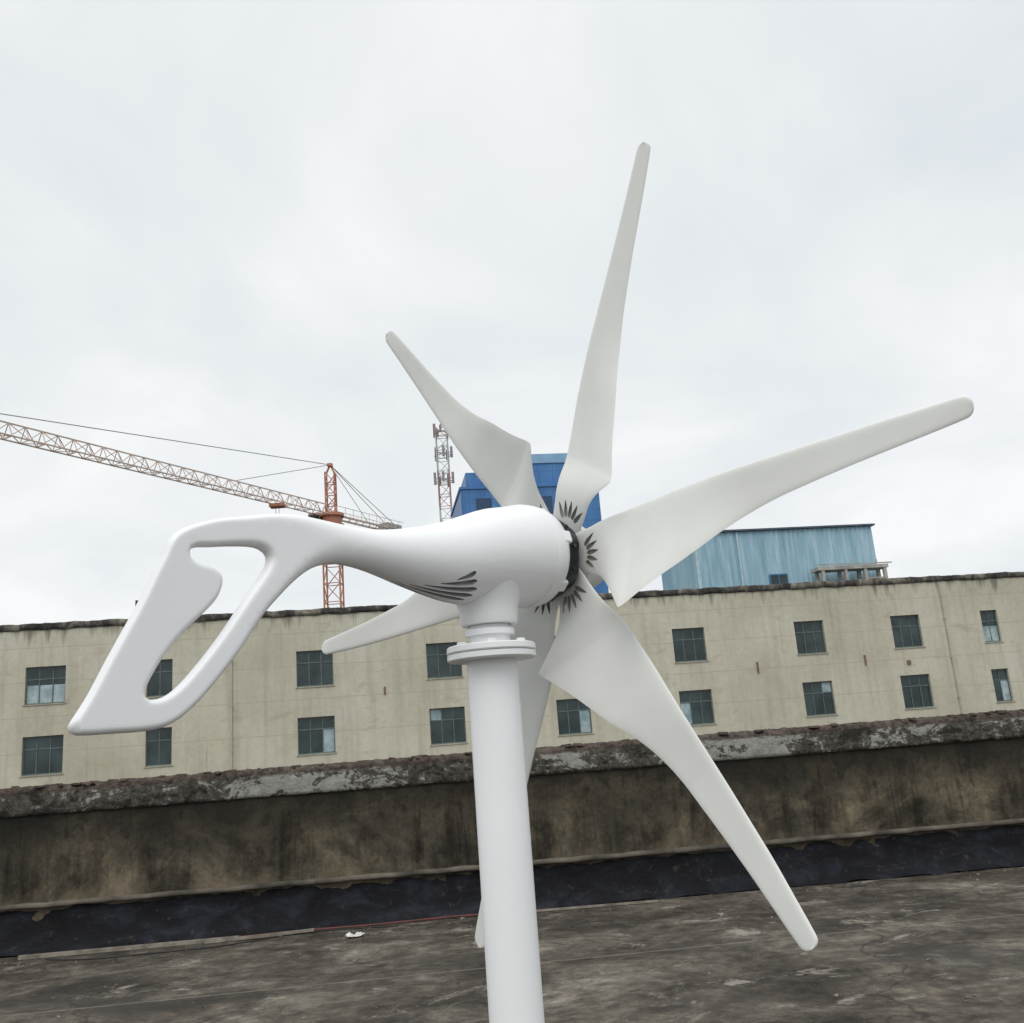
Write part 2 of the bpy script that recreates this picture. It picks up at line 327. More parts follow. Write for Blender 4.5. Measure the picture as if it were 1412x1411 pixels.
nt.links.new(ramp(nt,f,[(.35,(.010,.022,.024)),(.65,(.035,.062,.064))]),b.inputs["Base Color"]); b.inputs["Roughness"].default_value=.12; b.inputs["Specular IOR Level"].default_value=.5; glass=m
pale=simple("window_blind",(.42,.50,.52),(.20,.29,.32),2,.35)
G1=Geo();G2=Geo();G3=Geo();G4=Geo()
for ci,(c,w) in enumerate(cols):
    for ri,r in enumerate(rows):
        a,b2,z0,z1=c-w/2,c+w/2,r,r+1.72; y=.13; t=.055
        zt=z0+1.12
        G1.box(a,b2,y,y+.06,z0,z0+t);G1.box(a,b2,y,y+.06,z1-t,z1);G1.box(a,a+t,y+.002,y+.058,z0+t,z1-t);G1.box(b2-t,b2,y+.002,y+.058,z0+t,z1-t)
        G1.box(a+t,b2-t,y+.004,y+.056,zt,zt+.05)
        nb=3 if w>1.5 else 2
        for k in range(1,nb):
            xm=a+w*k/nb; G1.box(xm-.022,xm+.022,y+.006,y+.054,z0+t,zt)
            if k==1 or nb==3: G1.box(xm-.02,xm+.02,y+.006,y+.054,zt+.05,z1-t)
        for k in range(nb):
            xa=a+w*k/nb+.02;xb=a+w*(k+1)/nb-.02
            h=random.random(); dy=random.uniform(0,.01)
            tilt=random.uniform(-.012,.012)
            full_pale=(ci,ri) in ((1,0),(9,0)); tgt=G4 if (h<.14 or full_pale) else G2
            zp=zt if not full_pale else zt-.25
            tgt.quad((xa,y+.03+dy,z0+t),(xb,y+.03+dy+tilt,z0+t),(xb,y+.03+dy+tilt,zp),(xa,y+.03+dy,zp))
            if full_pale: G2.quad((xa,y+.03+dy,zp),(xb,y+.03+dy+tilt,zp),(xb,y+.03+dy+tilt,zt),(xa,y+.03+dy,zt))
            tgt=G4 if random.random()<.06 else G2
            tgt.quad((xa,y+.03,zt+.05),(xb,y+.03-tilt,zt+.05),(xb,y+.03-tilt,z1-t),(xa,y+.03,z1-t))
        G3.box(a-.06,b2+.06,-.04,.02,z0-.06,z0-.002)
G1.obj("window_frames",frame_m,bld,M=B);G2.obj("window_panes",glass,bld,M=B);G3.obj("window_sills",stone,bld,M=B);G4.obj("window_blinds",pale,bld,M=B)
g=Geo(); 
for x in (-14.2,23.2):
    g.box(x-.04,x+.04,-.10,-.01,-13.5,6.8,0)
    for z in np.arange(-12,6.5,2.1): g.box(x-.07,x+.07,-.115,-.0,z,z+.05,0)
g.obj("downpipes",simple("pipe_cream",(.46,.435,.36),(.38,.355,.29),1,.7),bld,M=B)
g=Geo()
for x in (18.2,-7.0,12.2): g.box(x,x+.10,-.04,-.002,random.uniform(2.5,3.0),3.15)
g.box(20.6,20.8,-.06,-.003,2.5,2.72)
g.obj("wall_stubs",simple("rust",(.22,.14,.10),(.13,.10,.08),5,.9),bld,M=B)
g=Geo(); g.box(-18.9,-18.75,1,1.15,6.3,8.2); g.box(-18.9,-18.2,1,1.15,7.75,7.85); g.obj("roof_post",edge,bld,M=B)

# ------------------------------------------------------------------ corrugated shed on the roof
shed=empty("corrugated_shed",(14,54,6.3+EYE))
S=Matrix.Translation((0,52,EYE))@Matrix.Rotation(AL,4,"Z")
m,nt,b=new_mat("pale_blue_sheet"); v=coords(nt); st=noisetex(nt,coords(nt,(3,3,.25)),1.2,6,.6); f=noisetex(nt,v,2,8,.7)
c=ramp(nt,st,[(.3,(.19,.35,.44)),(.55,(.32,.49,.58)),(.75,(.50,.63,.68))]); c=mix(nt,ramp(nt,f,[(.62,0),(.75,.5)]),c,(.30,.25,.20))
nt.links.new(c,b.inputs["Base Color"]); b.inputs["Roughness"].default_value=.6; sheet=m
V=[];F=[];xs_=np.arange(10.55,21.5,.06)
for i,x in enumerate(xs_):
    k=int(round(i))%5; d=[0,.0,.05,.05,.0][k]
    V+=[(x,-d,6.3),(x,-d,10.95)]
for i in range(len(xs_)-1): F.append((2*i,2*i+2,2*i+3,2*i+1))
mesh_obj("corrugated_front",V,F,sheet,shed,M=S)
x1s=float(xs_[-1]); g=Geo(); g.quad((10.55,0,6.3),(10.55,7,6.3),(10.55,7,11.5),(10.55,0,10.95)); g.quad((x1s,0,6.3),(x1s,7,6.3),(x1s,7,11.5),(x1s,0,10.95)); g.quad((10.55,7,6.3),(x1s,7,6.3),(x1s,7,11.5),(10.55,7,11.5)); g.obj("shed_sides",sheet,shed,M=S)
g=Geo(); g.box(10.3,x1s+.2,-.2,7.2,10.96,11.06); o=g.obj("shed_roof",simple("dark_roof_sheet",(.08,.12,.16),(.05,.07,.09),2,.6),shed,M=S)
g=Geo(); g.box(10.4,10.6,-.09,-.055,6.4,10.95); g.box(13.0,13.1,-.08,-.055,6.4,10.9,0); g.obj("shed_trim",simple("trim",(.45,.6,.66),None,3,.6),shed,M=S)
g=Geo(); g.box(14.7,15.8,-.10,-.055,7.6,8.35,0); g.box(14.76,15.22,-.115,-.103,7.66,8.29,1); g.box(15.28,15.74,-.115,-.103,7.66,8.29,1); g.obj("shed_window",[simple("blue_frame",(.05,.2,.4),None,3,.5),glass],shed,M=S)
fr=empty("concrete_frame",(19,52,8))
S2=Matrix.Translation((0,50.6,EYE))@Matrix.Rotation(AL,4,"Z"); conc=simple("raw_concrete",(.48,.46,.42),(.27,.26,.235),1.5,.9,bs=.4,bd=.02)
g=Geo(); g.box(17.3,21.6,0,1.0,8.22,8.42)
for x in (17.5,18.9,20.1,21.3): g.box(x,x+.18,.03,.21,6.25,8.219); g.box(x,x+.18,.75,.93,6.25,8.219)
g.box(20.3,21.5,.1,.9,7.6,7.7); g.beam((17.2,.1,8.55),(21.9,.1,8.5),.06); g.beam((19.5,.5,8.42),(19.7,.5,9.0),.05); g.beam((21.2,.5,8.42),(21.2,.5,8.8),.05)
o=g.obj("posts_and_slab",conc,fr,M=S2)

# ------------------------------------------------------------------ blue tower block behind
bt=empty("blue_tower_block",(2,76,-12))
T=Matrix.Translation((0,75,EYE))@Matrix.Rotation(AL,4,"Z")
m,nt,b=new_mat("blue_cladding"); rot=coords(nt,(1,1,1),(0,0,-AL)); sp=N(nt,"ShaderNodeSeparateXYZ"); nt.links.new(rot,sp.inputs[0])
f=noisetex(nt,coords(nt,(1,1,.3)),.8,6,.6); c=ramp(nt,f,[(.3,(.030,.12,.32)),(.6,(.055,.19,.43)),(.8,(.11,.28,.52))])
jz=mathn(nt,"FRACT",mathn(nt,"DIVIDE",sp.outputs[2],.9)); c=mix(nt,ramp(nt,jz,[(0,.45),(.05,0)],"CONSTANT"),c,(.015,.06,.18))
jx=mathn(nt,"FRACT",mathn(nt,"DIVIDE",sp.outputs[0],1.2)); c=mix(nt,ramp(nt,jx,[(0,.45),(.045,0)],"CONSTANT"),c,(.015,.06,.18))
nt.links.new(c,b.inputs["Base Color"]); b.inputs["Roughness"].default_value=.4; blue=m
ltb=simple("pale_blue_panel",(.25,.42,.60),(.17,.33,.52),1,.5)
g=Geo(); g.box(-4.1,7.4,0,9,-13.6,20.3,0)
g.box(-3.5,.6,1.0,8,20.3,22.0,0); g.box(.7,5.6,.6,8.4,20.3,22.5,0); g.box(.6,5.7,.5,8.5,22.5,23.3,1)
g.box(-4.2,7.5,-.1,9.1,20.3,20.5,0)
g.obj("tower_volume",[blue,ltb],bt,M=T)
g=Geo()
for zr in np.arange(-9,19,3.0):
    for xx in (-2.9,-.4,2.1,4.6): g.box(xx,xx+1.3,-.03,.0-.004,zr,zr+1.5)
g.obj("tower_windows",simple("tower_glass",(.02,.06,.14),None,1,.15),bt,M=T)

# ------------------------------------------------------------------ tower crane
cr=empty("tower_crane",(-21.6,110,-12))
rw=simple("crane_red_hazed",(.52,.22,.14),(.36,.15,.10),.5,.7); cw=simple("crane_cream_hazed",(.58,.47,.40),(.50,.37,.30),.4,.7); dk=simple("crane_cable",(.34,.33,.32),None,1,.7)  # red and cream lightened toward the sky: distance haze mixed into the colour
def lattice(g,a,b_,w,step,br,ch,tri=False,m=0,upv=Vector((0,0,1)),alt=None):
    a=Vector(a);b_=Vector(b_);d=(b_-a);L=d.length;d.normalize()
    s=d.cross(upv)
    if s.length<.1: s=Vector((1,0,0)) 
    s.normalize();t=s.cross(d).normalized()
    offs=[s*w/2,-s*w/2,t*w] if tri else [s*w/2+t*w/2,-s*w/2+t*w/2,-s*w/2-t*w/2,s*w/2-t*w/2]
    n=max(1,int(L/step)); k=len(offs)
    for i in range(n):
        p=a+d*L*i/n;q=a+d*L*(i+1)/n; mm=m if alt is None else (alt[(i//alt[2])%2] )
        for j,o in enumerate(offs):
            g.beam(p+o,q+o,ch,mm); o2=offs[(j+1)%k]
            g.beam(p+o,p+o2,br,mm)
            g.beam(p+o,q+o2,br,mm) if i%2 else g.beam(p+o2,q+o,br,mm)
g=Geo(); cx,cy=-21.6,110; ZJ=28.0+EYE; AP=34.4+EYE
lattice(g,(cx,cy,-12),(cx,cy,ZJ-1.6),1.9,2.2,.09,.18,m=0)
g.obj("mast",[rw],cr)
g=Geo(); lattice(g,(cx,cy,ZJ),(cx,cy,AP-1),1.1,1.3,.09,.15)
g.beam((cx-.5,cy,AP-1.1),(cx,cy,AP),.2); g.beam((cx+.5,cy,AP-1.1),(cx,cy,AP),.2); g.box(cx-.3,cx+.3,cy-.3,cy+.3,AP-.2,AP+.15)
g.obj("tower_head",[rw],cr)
jd=Vector((-20.0,-34.8,0)).normalized(); jr=Vector((-jd.y,jd.x,0)); base=Vector((cx,cy,ZJ))
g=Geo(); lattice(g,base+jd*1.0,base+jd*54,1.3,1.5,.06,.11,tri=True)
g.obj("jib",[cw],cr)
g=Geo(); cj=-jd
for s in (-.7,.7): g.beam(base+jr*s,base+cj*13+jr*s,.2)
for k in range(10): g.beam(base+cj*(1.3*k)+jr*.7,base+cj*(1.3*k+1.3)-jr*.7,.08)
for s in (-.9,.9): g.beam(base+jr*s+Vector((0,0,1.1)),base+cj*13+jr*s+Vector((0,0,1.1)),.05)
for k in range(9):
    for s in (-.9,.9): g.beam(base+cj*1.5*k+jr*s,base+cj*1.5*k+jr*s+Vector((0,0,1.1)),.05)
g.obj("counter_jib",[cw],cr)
g=Geo()
R3=Matrix.Translation(base)@Matrix.Rotation(math.atan2(cj.y,cj.x),4,"Z"); g.box(9.8,12.8,-.8,.8,-1.5,.7,0); g.obj("counterweights",conc,cr,M=R3)
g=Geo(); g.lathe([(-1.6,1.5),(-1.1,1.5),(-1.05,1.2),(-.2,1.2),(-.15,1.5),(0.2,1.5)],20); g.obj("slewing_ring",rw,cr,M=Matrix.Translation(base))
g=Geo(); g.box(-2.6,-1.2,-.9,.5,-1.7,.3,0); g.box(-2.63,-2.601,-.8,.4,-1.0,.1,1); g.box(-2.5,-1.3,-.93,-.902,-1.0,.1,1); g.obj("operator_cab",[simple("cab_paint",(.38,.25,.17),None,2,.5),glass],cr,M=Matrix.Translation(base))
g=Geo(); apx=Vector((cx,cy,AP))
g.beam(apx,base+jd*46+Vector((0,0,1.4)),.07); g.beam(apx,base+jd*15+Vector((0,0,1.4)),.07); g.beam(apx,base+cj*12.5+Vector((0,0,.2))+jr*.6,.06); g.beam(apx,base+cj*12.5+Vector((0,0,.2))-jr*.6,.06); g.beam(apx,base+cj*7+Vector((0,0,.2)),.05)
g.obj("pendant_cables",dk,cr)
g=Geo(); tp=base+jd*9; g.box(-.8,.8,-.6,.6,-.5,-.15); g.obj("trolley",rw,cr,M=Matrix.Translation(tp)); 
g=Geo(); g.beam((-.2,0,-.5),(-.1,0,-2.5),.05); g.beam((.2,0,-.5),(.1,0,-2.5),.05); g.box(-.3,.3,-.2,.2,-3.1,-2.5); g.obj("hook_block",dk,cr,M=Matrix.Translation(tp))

# ------------------------------------------------------------------ telecom mast
tm=empty("telecom_mast",(-6.5,90,-12)); g=Geo()
red2=simple("mast_red_hazed",(.42,.24,.22),None,1,.7); wht=simple("mast_white",(.52,.52,.52),None,1,.7)  # red paled in its base colour to stand in for distance haze
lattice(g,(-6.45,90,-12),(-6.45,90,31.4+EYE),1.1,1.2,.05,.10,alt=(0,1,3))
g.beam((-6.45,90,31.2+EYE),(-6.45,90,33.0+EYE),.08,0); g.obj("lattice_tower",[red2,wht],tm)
g=Geo()
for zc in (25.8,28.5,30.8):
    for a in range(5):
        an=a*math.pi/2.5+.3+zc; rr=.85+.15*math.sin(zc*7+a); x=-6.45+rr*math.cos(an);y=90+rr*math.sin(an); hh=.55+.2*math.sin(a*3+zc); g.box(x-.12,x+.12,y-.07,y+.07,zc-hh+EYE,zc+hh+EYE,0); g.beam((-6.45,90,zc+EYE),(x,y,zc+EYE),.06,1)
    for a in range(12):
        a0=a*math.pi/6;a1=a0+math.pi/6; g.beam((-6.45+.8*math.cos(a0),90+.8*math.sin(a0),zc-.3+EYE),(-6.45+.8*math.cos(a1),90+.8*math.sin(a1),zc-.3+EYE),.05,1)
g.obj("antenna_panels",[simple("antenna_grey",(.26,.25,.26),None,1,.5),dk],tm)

# ------------------------------------------------------------------ WIND TURBINE
TH,TA,PH=.7756,.0246,.4406
H=Vector((.0529,1.3623,.2592+EYE)); nh=Vector((math.cos(TH),math.sin(TH),0)); bh=Vector((math.sin(TH),-math.cos(TH),0))
n_=Vector((math.cos(TA)*math.cos(TH),math.cos(TA)*math.sin(TH),math.sin(TA))); u_=bh.cross(n_)
BODY=Matrix(((nh.x,bh.x,0,H.x),(nh.y,bh.y,0,H.y),(0,0,1,H.z),(0,0,0,1)))
ROT=Matrix(((n_.x,bh.x,u_.x,H.x),(n_.y,bh.y,u_.y,H.y),(n_.z,bh.z,u_.z,H.z),(0,0,0,1)))
polep=BODY@Vector((-.1325,0,0)); wt=empty("wind_turbine",(polep.x,polep.y,0))
def paint(name,c,rough,coat,dirt=.06,speck=.25):
    m,nt,b=new_mat(name); v=coords(nt); f=noisetex(nt,v,6,8,.6,.3); f2=noisetex(nt,v,35,6,.7)
    d=tuple(x*(1-dirt) for x in c); cc=ramp(nt,f,[(.35,d),(.6,c)])
    cc=mix(nt,ramp(nt,f2,[(.68,0),(.78,speck)]),cc,tuple(x*.72 for x in c))
    nt.links.new(cc,b.inputs["Base Color"]); nt.links.new(ramp(nt,f,[(.3,rough+.08),(.7,rough-.05)]),b.inputs["Roughness"]); b.inputs["Coat Weight"].default_value=coat; b.inputs["Coat Roughness"].default_value=.15
    bump(nt,b,noisetex(nt,v,180,3,.5),.04,.001); return m
white=paint("white_paint",(.83,.84,.85),.42,.15,.02,.2); bladem=paint("blade_nylon",(.755,.76,.73),.55,.0,.07,.35); black=simple("black_rubber",(.012,.02,.026),(.007,.01,.013),30,.42,bs=.1,bd=.001)
recess=simple("recess_nylon_shaded",(.42,.43,.40),(.32,.33,.30),60,.8,bs=0)  # blade nylon in a darker tone: shade inside the root recesses as colour
ventw=simple("vent_recess_shaded",(.40,.41,.43),(.32,.33,.35),60,.7,bs=0)  # body white greyed in the colour for shade inside the vent slots
metal=simple("zinc_bolt",(.12,.13,.14),(.08,.08,.09),40,.35,.8,bs=0)
def P(s): return [tuple(float(t)/1000 for t in q.split(",")) for q in s.split(";")]
up=P("-60,70;-75,69;-96,64;-138,55;-178,41;-217,28;-258,18;-299,11;-332,9;-363,11;-394,14;-423,16;-456,14;-492,7;-522,1;-547,-7;-567,-17;-577,-28;-584,-44;-593,-63;-607,-94;-635,-148;-654,-186;-668,-209;-671,-214;-670,-219;-663,-222")
lo=P("-633,-222;-598,-221;-580,-218;-565,-211;-552,-201;-542,-192;-522,-170;-497,-140;-471,-104;-448,-79;-425,-58;-405,-45;-385,-39;-365,-38;-334,-42;-302,-50;-270,-59;-224,-70;-188,-76;-150,-78;-110,-78;-79,-77;-60,-76")
ho=P("-553,-35;-530,-31;-505,-28;-479,-27;-466,-32;-463,-40;-470,-55;-488,-80;-522,-128;-550,-162;-569,-181;-582,-189;-595,-191;-600,-188;-599,-180;-592,-166;-581,-148;-562,-125;-538,-102;-524,-86;-518,-70;-520,-60;-530,-53;-547,-49;-554,-44")
def spl(pts,closed,step=.004,):
    pts=[np.array(q) for q in pts];n=len(pts);out=[]
    rngi=range(n) if closed else range(n-1)
    for i in rngi:
        g_=(lambda k: pts[k%n]) if closed else (lambda k: pts[min(max(k,0),n-1)])
        p0,p1,p2,p3=g_(i-1),g_(i),g_(i+1),g_(i+2); d=np.linalg.norm(p2-p1); k=max(1,int(d/step))
        def tl(a,b,c):
            t=(c-a); l=np.linalg.norm(t); return t/l if l>0 else t
        m1=tl(p0,p1,p2)*d;m2=tl(p1,p2,p3)*d
        for j in range(k):
            t=j/k; out.append((2*t**3-3*t*t+1)*p1+(t**3-2*t*t+t)*m1+(-2*t**3+3*t*t)*p2+(t**3-t*t)*m2)
    if not closed: out.append(pts[-1])
    return np.array(out)
full=spl(up+lo,False)
hol=spl(ho,True)
def segd(Q,poly,closed):
    A=poly; Bq=np.roll(poly,-1,0)
    if not closed: A=A[:-1];Bq=Bq[:-1]
    AB=Bq-A; L=(AB**2).sum(1)+1e-12; out=np.full(len(Q),9.)
    for i in range(0,len(Q),500):
        q=Q[i:i+500,None,:]; t=np.clip(((q-A)*AB).sum(2)/L,0,1); out[i:i+500]=np.sqrt((((q-A)-AB*t[...,None])**2).sum(2)).min(1)
    return out
def inside(Q,poly):
    x,y=Q[:,0],Q[:,1];r=np.zeros(len(Q),bool);A=poly;Bq=np.roll(poly,-1,0)
    for (x1,y1),(x2,y2) in zip(A,Bq):
        c=((y1>y)!=(y2>y)); 
        with np.errstate(divide="ignore",invalid="ignore"): r^=c&(x<(x2-x1)*(y-y1)/(y2-y1)+x1)
    return r
def dist(Q): return np.minimum(segd(Q,full,False),segd(Q,hol,True))
cand=[]
def normals(c,closed):
    if closed: t=np.roll(c,-1,0)-np.roll(c,1,0)
    else: t=np.gradient(c,axis=0)
    t/=np.linalg.norm(t,axis=1)[:,None]+1e-12; return np.stack([-t[:,1],t[:,0]],1)
for d in (.0005,.0014,.0026,.0042,.0062,.009,.013,.018,.024,.031,.039,.048,.058,.068):
    for c,cl_ in ((full,False),(hol,True)):
        nn=normals(c,cl_)
        for sg in (1,-1): 
            q=c+nn*d*sg; cand.append((d,q))
seen=set();pts=[]
grid=np.array([(x,y) for x in np.arange(-.68,-.060,.006) for y in np.arange(-.23,.08,.006)]); cand.append((.012,grid))
fz=np.linspace(-.0755,.0695,25); 
for d,q in cand:
    ok=inside(q,full)&~inside(q,hol)&(q[:,0]<-.062); q=q[ok]; dd=dist(q); q=q[dd>=d*.93]; dd=dist(q)
    for pq,dq in zip(q,dd):
        k=(round(pq[0]/.0045),round(pq[1]/.0045),.0045) if dq>=.0065 else (round(pq[0]/.0028),round(pq[1]/.0028),round(dq/.0009))
        if k in seen: continue
        seen.add(k); pts.append(pq)
nf,nhl=len(full),len(hol)
front=np.array([(-.060,z) for z in fz[1:-1]])
allp=np.concatenate([full,hol,front[::-1]*1.0,np.array(pts)])
edges=[(i,i+1) for i in range(nf-1)]+[(nf+i,nf+(i+1)%nhl) for i in range(nhl)]
fi=list(range(nf+nhl,nf+nhl+len(front)))
chain=[0]+fi+[nf-1]; edges+=[(chain[i],chain[i+1]) for i in range(len(chain)-1)]
res=delaunay_2d_cdt([Vector(q) for q in allp],edges,[],0,1e-6)
ov=np.array([tuple(q) for q in res[0]]); tri=np.array([tuple(f) for f in res[2] if len(f)==3])
cen=ov[tri].mean(1); keep=inside(cen,full)&~inside(cen,hol); tri=tri[keep]
tp_=full[:np.argmin(np.abs(full[:,0]+.456))]; i_b=[i for i in range(nf) if full[i,1]<.0 and full[i,0]>-.448 and i>nf//2]; bp_=full[i_b]
def topz(s): o=np.argsort(tp_[:,0]); return np.interp(s,tp_[o,0],tp_[o,1])
def botz(s): o=np.argsort(bp_[:,0]); return np.interp(s,bp_[o,0],bp_[o,1])
def width(s): return np.interp(s,[-.70,-.52,-.46,-.42,-.39,-.36,-.33,-.30,-.26,-.22,-.18,-.14,-.10,-.06,-.03],[.0085,.0092,.0105,.0130,.0155,.0190,.0235,.0290,.0370,.0465,.0560,.0635,.0685,.0720,.0725])
def hgt(Q,d):
    s=Q[:,0]; t=topz(s);bb=botz(s);zc=(t+bb)/2;Hh=(t-bb)/2; u=np.clip(np.abs(Q[:,1]-zc)/Hh,0,1); h1=width(s)*np.sqrt(np.maximum(0,1-u*u))
    E=np.interp(s,[-.52,-.45,-.40,-.36],[.0055,.009,.017,.024]); k=1-np.minimum(d/E,1); h2=width(s)*np.sqrt(np.maximum(0,1-k*k))
    m=np.clip((-.35-s)/.08,0,1); m=m*m*(3-2*m); return (1-m)*h1+m*h2
dd=dist(ov); isb=dd<1e-5
h=hgt(ov,dd); h[isb]=0
V=[];F=[]
for i,(q,hh) in enumerate(zip(ov,h)): V.append((q[0],hh,q[1]))
bk=[]
for i,(q,hh) in enumerate(zip(ov,h)):
    if isb[i]: bk.append(i)
    else: bk.append(len(V)); V.append((q[0],-hh,q[1]))
for a,b_,c_ in tri: F.append((a,b_,c_)); F.append((bk[a],bk[c_],bk[b_]))
# close the flat front face (hidden inside the generator cap)
fr_i=sorted([i for i in range(len(ov)) if abs(ov[i,0]+.060)<1e-6],key=lambda i:-ov[i,1])
loopf=fr_i+[bk[i] for i in fr_i[::-1] if bk[i]!=i]
F.append(tuple(loopf))
nac=mesh_obj("nacelle_and_tail",V,F,white,wt,True,M=BODY)
def nsurf(s,al,off):
    t=float(topz(s));bb=float(botz(s));zc=(t+bb)/2;Hh=(t-bb)/2;w_=float(width(s)); return BODY@Vector((s,(w_+off)*math.sin(al),zc-(Hh+off)*math.cos(al)))
g=Geo()
for sg in (1,-1):
    for q in range(5):
        a0=math.radians(9+q*12); s0=-.292+.019*q; s1=-.180-.005*abs(q-1.5); nn=12
        L_=[];Rr=[]
        for i in range(nn+1):
            t=i/nn; s=s0+(s1-s0)*t; wd=.078*math.sin(math.pi*min(1,.06+t*.50))
            if t>.85: wd*=math.sqrt(max(.08,1-((t-.85)/.15)**2))
            sw=.22*(t-.5); L_.append((s,sg*(a0+sw-wd)));Rr.append((s,sg*(a0+sw+wd)))
        # slot cutter = swept box strip (quads), outer at +4 mm, floor at -5 mm
        k=len(g.v)
        for (sa,aa),(sb,ab) in zip(L_,Rr):
            g.v+=[tuple(nsurf(sa,aa,.004)),tuple(nsurf(sb,ab,.004)),tuple(nsurf(sb,ab,-.0055)),tuple(nsurf(sa,aa,-.0055))]
        for i in range(nn):
            b0=k+4*i
            for j in range(4): g.f.append((b0+j,b0+(j+1)%4,b0+4+(j+1)%4,b0+4+j)); g.m.append(0)
        g.f.append((k+3,k+2,k+1,k)); g.f.append(tuple(k+4*nn+j for j in range(4))); g.m+=[0,0]
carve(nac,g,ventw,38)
AXM=ROT@Matrix(((0,0,1,0),(1,0,0,0),(0,1,0,-.0025),(0,0,0,1)))
g=Geo(); g.lathe([(-.068,.060),(-.0615,.0690),(-.0605,.0722),(-.0590,.0727),(-.050,.0724),(-.042,.0710),(-.036,.0690),(-.0335,.066),(-.033,.050)],96,M=AXM); o=g.obj("generator_cap",white,wt); autosmooth(o,40)
g=Geo()
for k in range(6):
    a=k*math.pi/3+.25
    M2=AXM@Matrix.Rotation(a,4,"Z"); g2=Geo(); g2.box(.060,.0715,-.009,.009,-.046,-.0285); 
    g2.v=[tuple(M2@Vector(q)) for q in g2.v]; b0=len(g.v); g.v+=g2.v; g.f+=[tuple(i+b0 for i in f) for f in g2.f]; g.m+=g2.m
o=g.obj("cap_lugs",white,wt); bevel(o,.003,3)
V=[];F=[];n=144; prof=[(-.033,.052),(-.0325,.0600),(-.030,.0628),(-.010,.0615),(-.003,.0580),(-.001,.045)]
M2=AXM
for z,r in prof:
    for k in range(n):
        a=2*math.pi*k/n; lob=1+.05*max(-.6,min(.6,math.cos(6*(a-.35)))); V.append(tuple(M2@Vector((r*lob*math.cos(a),r*lob*math.sin(a),z))))
for j in range(len(prof)-1):
    for k in range(n): a=j*n+k;b_=j*n+(k+1)%n; F.append((a,b_,b_+n,a+n))
F.append(tuple(range(n))); F.append(tuple((len(prof)-1)*n+k for k in range(n)))
o=mesh_obj("hub_ring",V,F,black,wt); autosmooth(o,35)
g=Geo()
for k in range(12):
    a=k*math.pi/6+.1; g.lathe([(0,.0032),(.003,.0032)],6,M=M2@Matrix.Translation((.0612*math.cos(a),.0612*math.sin(a),-.018))@Matrix.Rotation(a,4,"Z")@Matrix.Rotation(math.pi/2,4,"Y"))
g.obj("hub_screws",metal,wt)
g=Geo(); g.lathe([(-.002,.040),(.022,.042),(.024,.056),(.036,.056),(.042,.052),(.060,.048),(.085,.038),(.105,.024),(.115,.010),(.117,.001)],64,M=M2); o=g.obj("nose_cone",white,wt); autosmooth(o,50)
# blades
ST=[((40,-24,10),(40,28,10)),((58,-25,9),(54,36,8)),((76,-26,8),(72,43,3)),((94,-28,7),(90,52,-5)),((114,-30,9),(108,70,-16)),((138,-32.5,16),(130.5,104,-31.5)),
((150,-33.5,18),(141,100.5,-28.5)),((172,-34.5,18),(166,89,-24)),((194,-35,17),(192,78,-19)),((222,-36,15.5),(222,67,-13.5)),((252,-36,14),(252,55.5,-8)),((288,-35.5,12.5),(288,40,1)),((324,-35,12),(324,28.5,7)),
((364,-34,12.5),(364,20,9)),((408,-33,13),(408,15,9)),((456,-31.5,13),(456,10.5,9)),((504,-30,12.5),(504,7,9)),((552,-27.5,10.5),(552,4,8)),((590,-25.5,8.5),(590,1.2,7)),((597,-24,8.2),(597,-.5,7)),((601,-20,8),(601,-5,7.2)),((601.8,-15,7.8),(601.8,-10,7.4))]
ST=np.array(ST,float)/1000
def dense(A,seg):
    out=[];n=len(A)
    for i in range(n-1):
        p0,p1,p2,p3=A[max(i-1,0)],A[i],A[i+1],A[min(i+2,n-1)]; k=seg
        if i==5: p0=p1*2-p2
        if i==4: p3=p2*2-p1
        d=np.linalg.norm(p2-p1); d0=np.linalg.norm(p1-p0) or d; d2=np.linalg.norm(p3-p2) or d
        m1=(p2-p0)/(d0+d)*d; m2=(p3-p1)/(d+d2)*d
        for j in range(k):
            t=j/k; out.append((2*t**3-3*t*t+1)*p1+(t**3-2*t*t+t)*m1+(-2*t**3+3*t*t)*p2+(t**3-t*t)*m2)
    out.append(A[-1]); return np.array(out)
CC=dense(ST[:,0],5); CW=dense(ST[:,1],5)
def section(v,r,c):
    base=.0050*(1-.35*r/.6)
    th=base*(4.0*math.sqrt(max(v,0))*(1-v)**.8)*.55+.0007*min(1,12*v,12*(1-v))
    cam=.055*c*4*v*(1-v)
    return th,cam
vs_=[0,.006,.025,.06,.12,.2,.3,.42,.55,.68,.8,.9,.96,.99,1.0]
dps=[.016,.018,.053,-.012,.003,-.004]; fls=[0,.024,0,0,-.019,-.005]
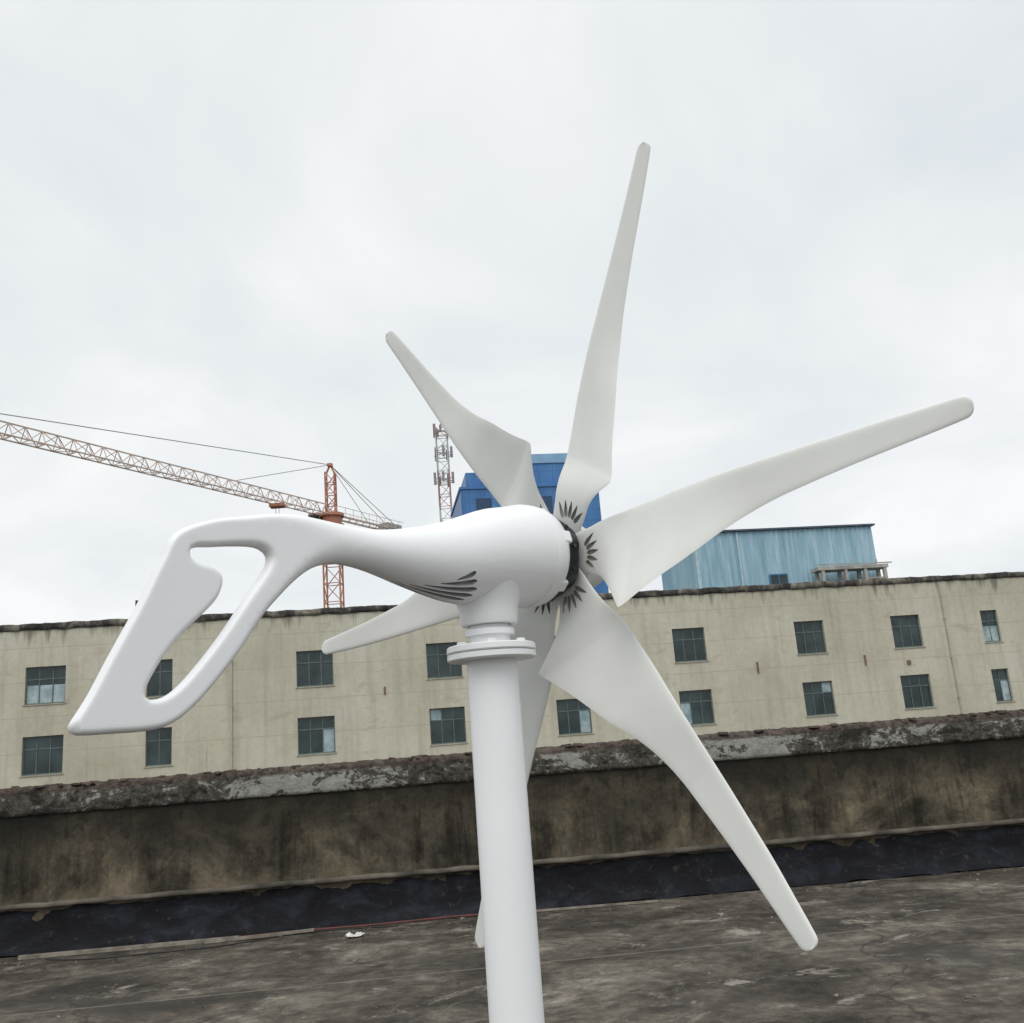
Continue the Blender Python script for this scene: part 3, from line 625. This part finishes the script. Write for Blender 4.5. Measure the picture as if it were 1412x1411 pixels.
for kk in range(6):
    an=PH+kk*math.pi/3+dps[kk]; rd=math.cos(an)*u_+math.sin(an)*bh; td=-math.sin(an)*u_+math.cos(an)*bh
    V=[];F=[];m_=len(vs_);ring=2*m_-2
    for A,Bq in zip(CC,CW):
        def W(q): r,t,a=q; return H+rd*r+td*t+n_*(a+fls[kk]*(r/.6)**2)
        L=W(A);T_=W(Bq);ch=T_-L;c=ch.length; rr=A[0]; nn=ch.cross(rd).normalized()
        if nn.dot(n_)>0: nn=-nn
        up_s=[];dn_s=[]
        for v in vs_:
            th,cam=section(v,rr,c); bp=L+ch*v+nn*(-cam); up_s.append(bp+nn*th); dn_s.append(bp-nn*th*.6)
        sec=up_s+dn_s[-2:0:-1]; V+=[tuple(q) for q in sec]
    ns_=len(CC)
    for i in range(ns_-1):
        for j in range(ring): a=i*ring+j;b_=i*ring+(j+1)%ring; F.append((a,b_,b_+ring,a+ring))
    F.append(tuple(range(ring))); F.append(tuple((ns_-1)*ring+j for j in range(ring)))
    o=mesh_obj("blade_%d"%(kk+1),V,F,bladem,wt,True)
    g=Geo()
    def surf(r,t,off):
        i=int(np.argmin(np.abs(CC[:,0]*.5+CW[:,0]*.5-r))); A,Bq=CC[i],CW[i]; v=min(max((t-A[1])/(Bq[1]-A[1]),.04),.96); c=float(np.linalg.norm(Bq-A)); th,cam=section(v,r,c)
        a=A[2]+(Bq[2]-A[2])*v; return H+rd*r+td*t+n_*(a+cam-th+off+fls[kk]*(r/.6)**2)
    for q in range(5):
        ang=math.radians(-32+q*18.5); c0=(.044,.008); L0,L1=.018,.044; wd=.0052
        A_=[];B_=[]
        cm=surf(c0[0]+.031*math.cos(ang),c0[1]+.031*math.sin(ang),0)
        for tt in np.linspace(0,2*math.pi,20,endpoint=False):
            x=(L0+L1)/2+(L1-L0)/2*math.cos(tt); y=wd*math.sin(tt)*(.62-.38*math.cos(tt))
            r=c0[0]+x*math.cos(ang)-y*math.sin(ang); t=c0[1]+x*math.sin(ang)+y*math.cos(ang); A_.append(surf(r,t,-.010)); B_.append(surf(r,t,.0042))
        g.prism(A_,B_)
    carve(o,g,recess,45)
# neck, yaw flange, pole
NM=BODY@Matrix.Translation((-.1325,0,0))
g=Geo(); g.lathe([(-.050,.052),(-.060,.0475),(-.070,.0435),(-.080,.0405),(-.092,.0388),(-.100,.0382),(-.1035,.0370),(-.104,.0285)],72,M=NM,cap=False); o=g.obj("yaw_neck",white,wt); autosmooth(o,40)
g=Geo(); g.lathe([(-.100,.0270),(-.109,.0270),(-.110,.0330),(-.1175,.0330),(-.1185,.0262),(-.134,.0262)],72,M=NM,cap=False); o=g.obj("bearing_collar",white,wt); autosmooth(o,35)
g=Geo(); g.lathe([(-.130,.0262),(-.1305,.0570),(-.132,.0590),(-.1385,.0595),(-.140,.0585),(-.1405,.054),(-.1410,.0540),(-.1415,.0590),(-.1485,.0590),(-.1500,.0570),(-.1505,.0330)],96,M=NM,cap=False); o=g.obj("yaw_flange",white,wt); autosmooth(o,35)
g=Geo()
for k in range(6):
    a=k*math.pi/3+.2; MM=NM@Matrix.Translation((.045*math.cos(a),.045*math.sin(a),0)); g.lathe([(-.1305,.0062),(-.1265,.0062),(-.1258,.0055)],6,M=MM)
g.obj("flange_bolts",white,wt)
g=Geo(); g.lathe([(-.150,.0333),(-.152,.0337),(-(.2592+EYE)+.012,.0337)],96,M=NM,cap=False); o=g.obj("pole",white,wt); autosmooth(o,40)
g=Geo(); g.box(-.15,.15,-.15,.15,0.001,.013)
for sx in (-1,1):
    for sy in (-1,1): g.lathe([(.012,.014),(.024,.014)],6,M=Matrix.Translation((sx*.12,sy*.12,0)))
g.obj("base_plate",white,wt,M=Matrix.Translation((polep.x,polep.y,0)))
print("done",len(pts))
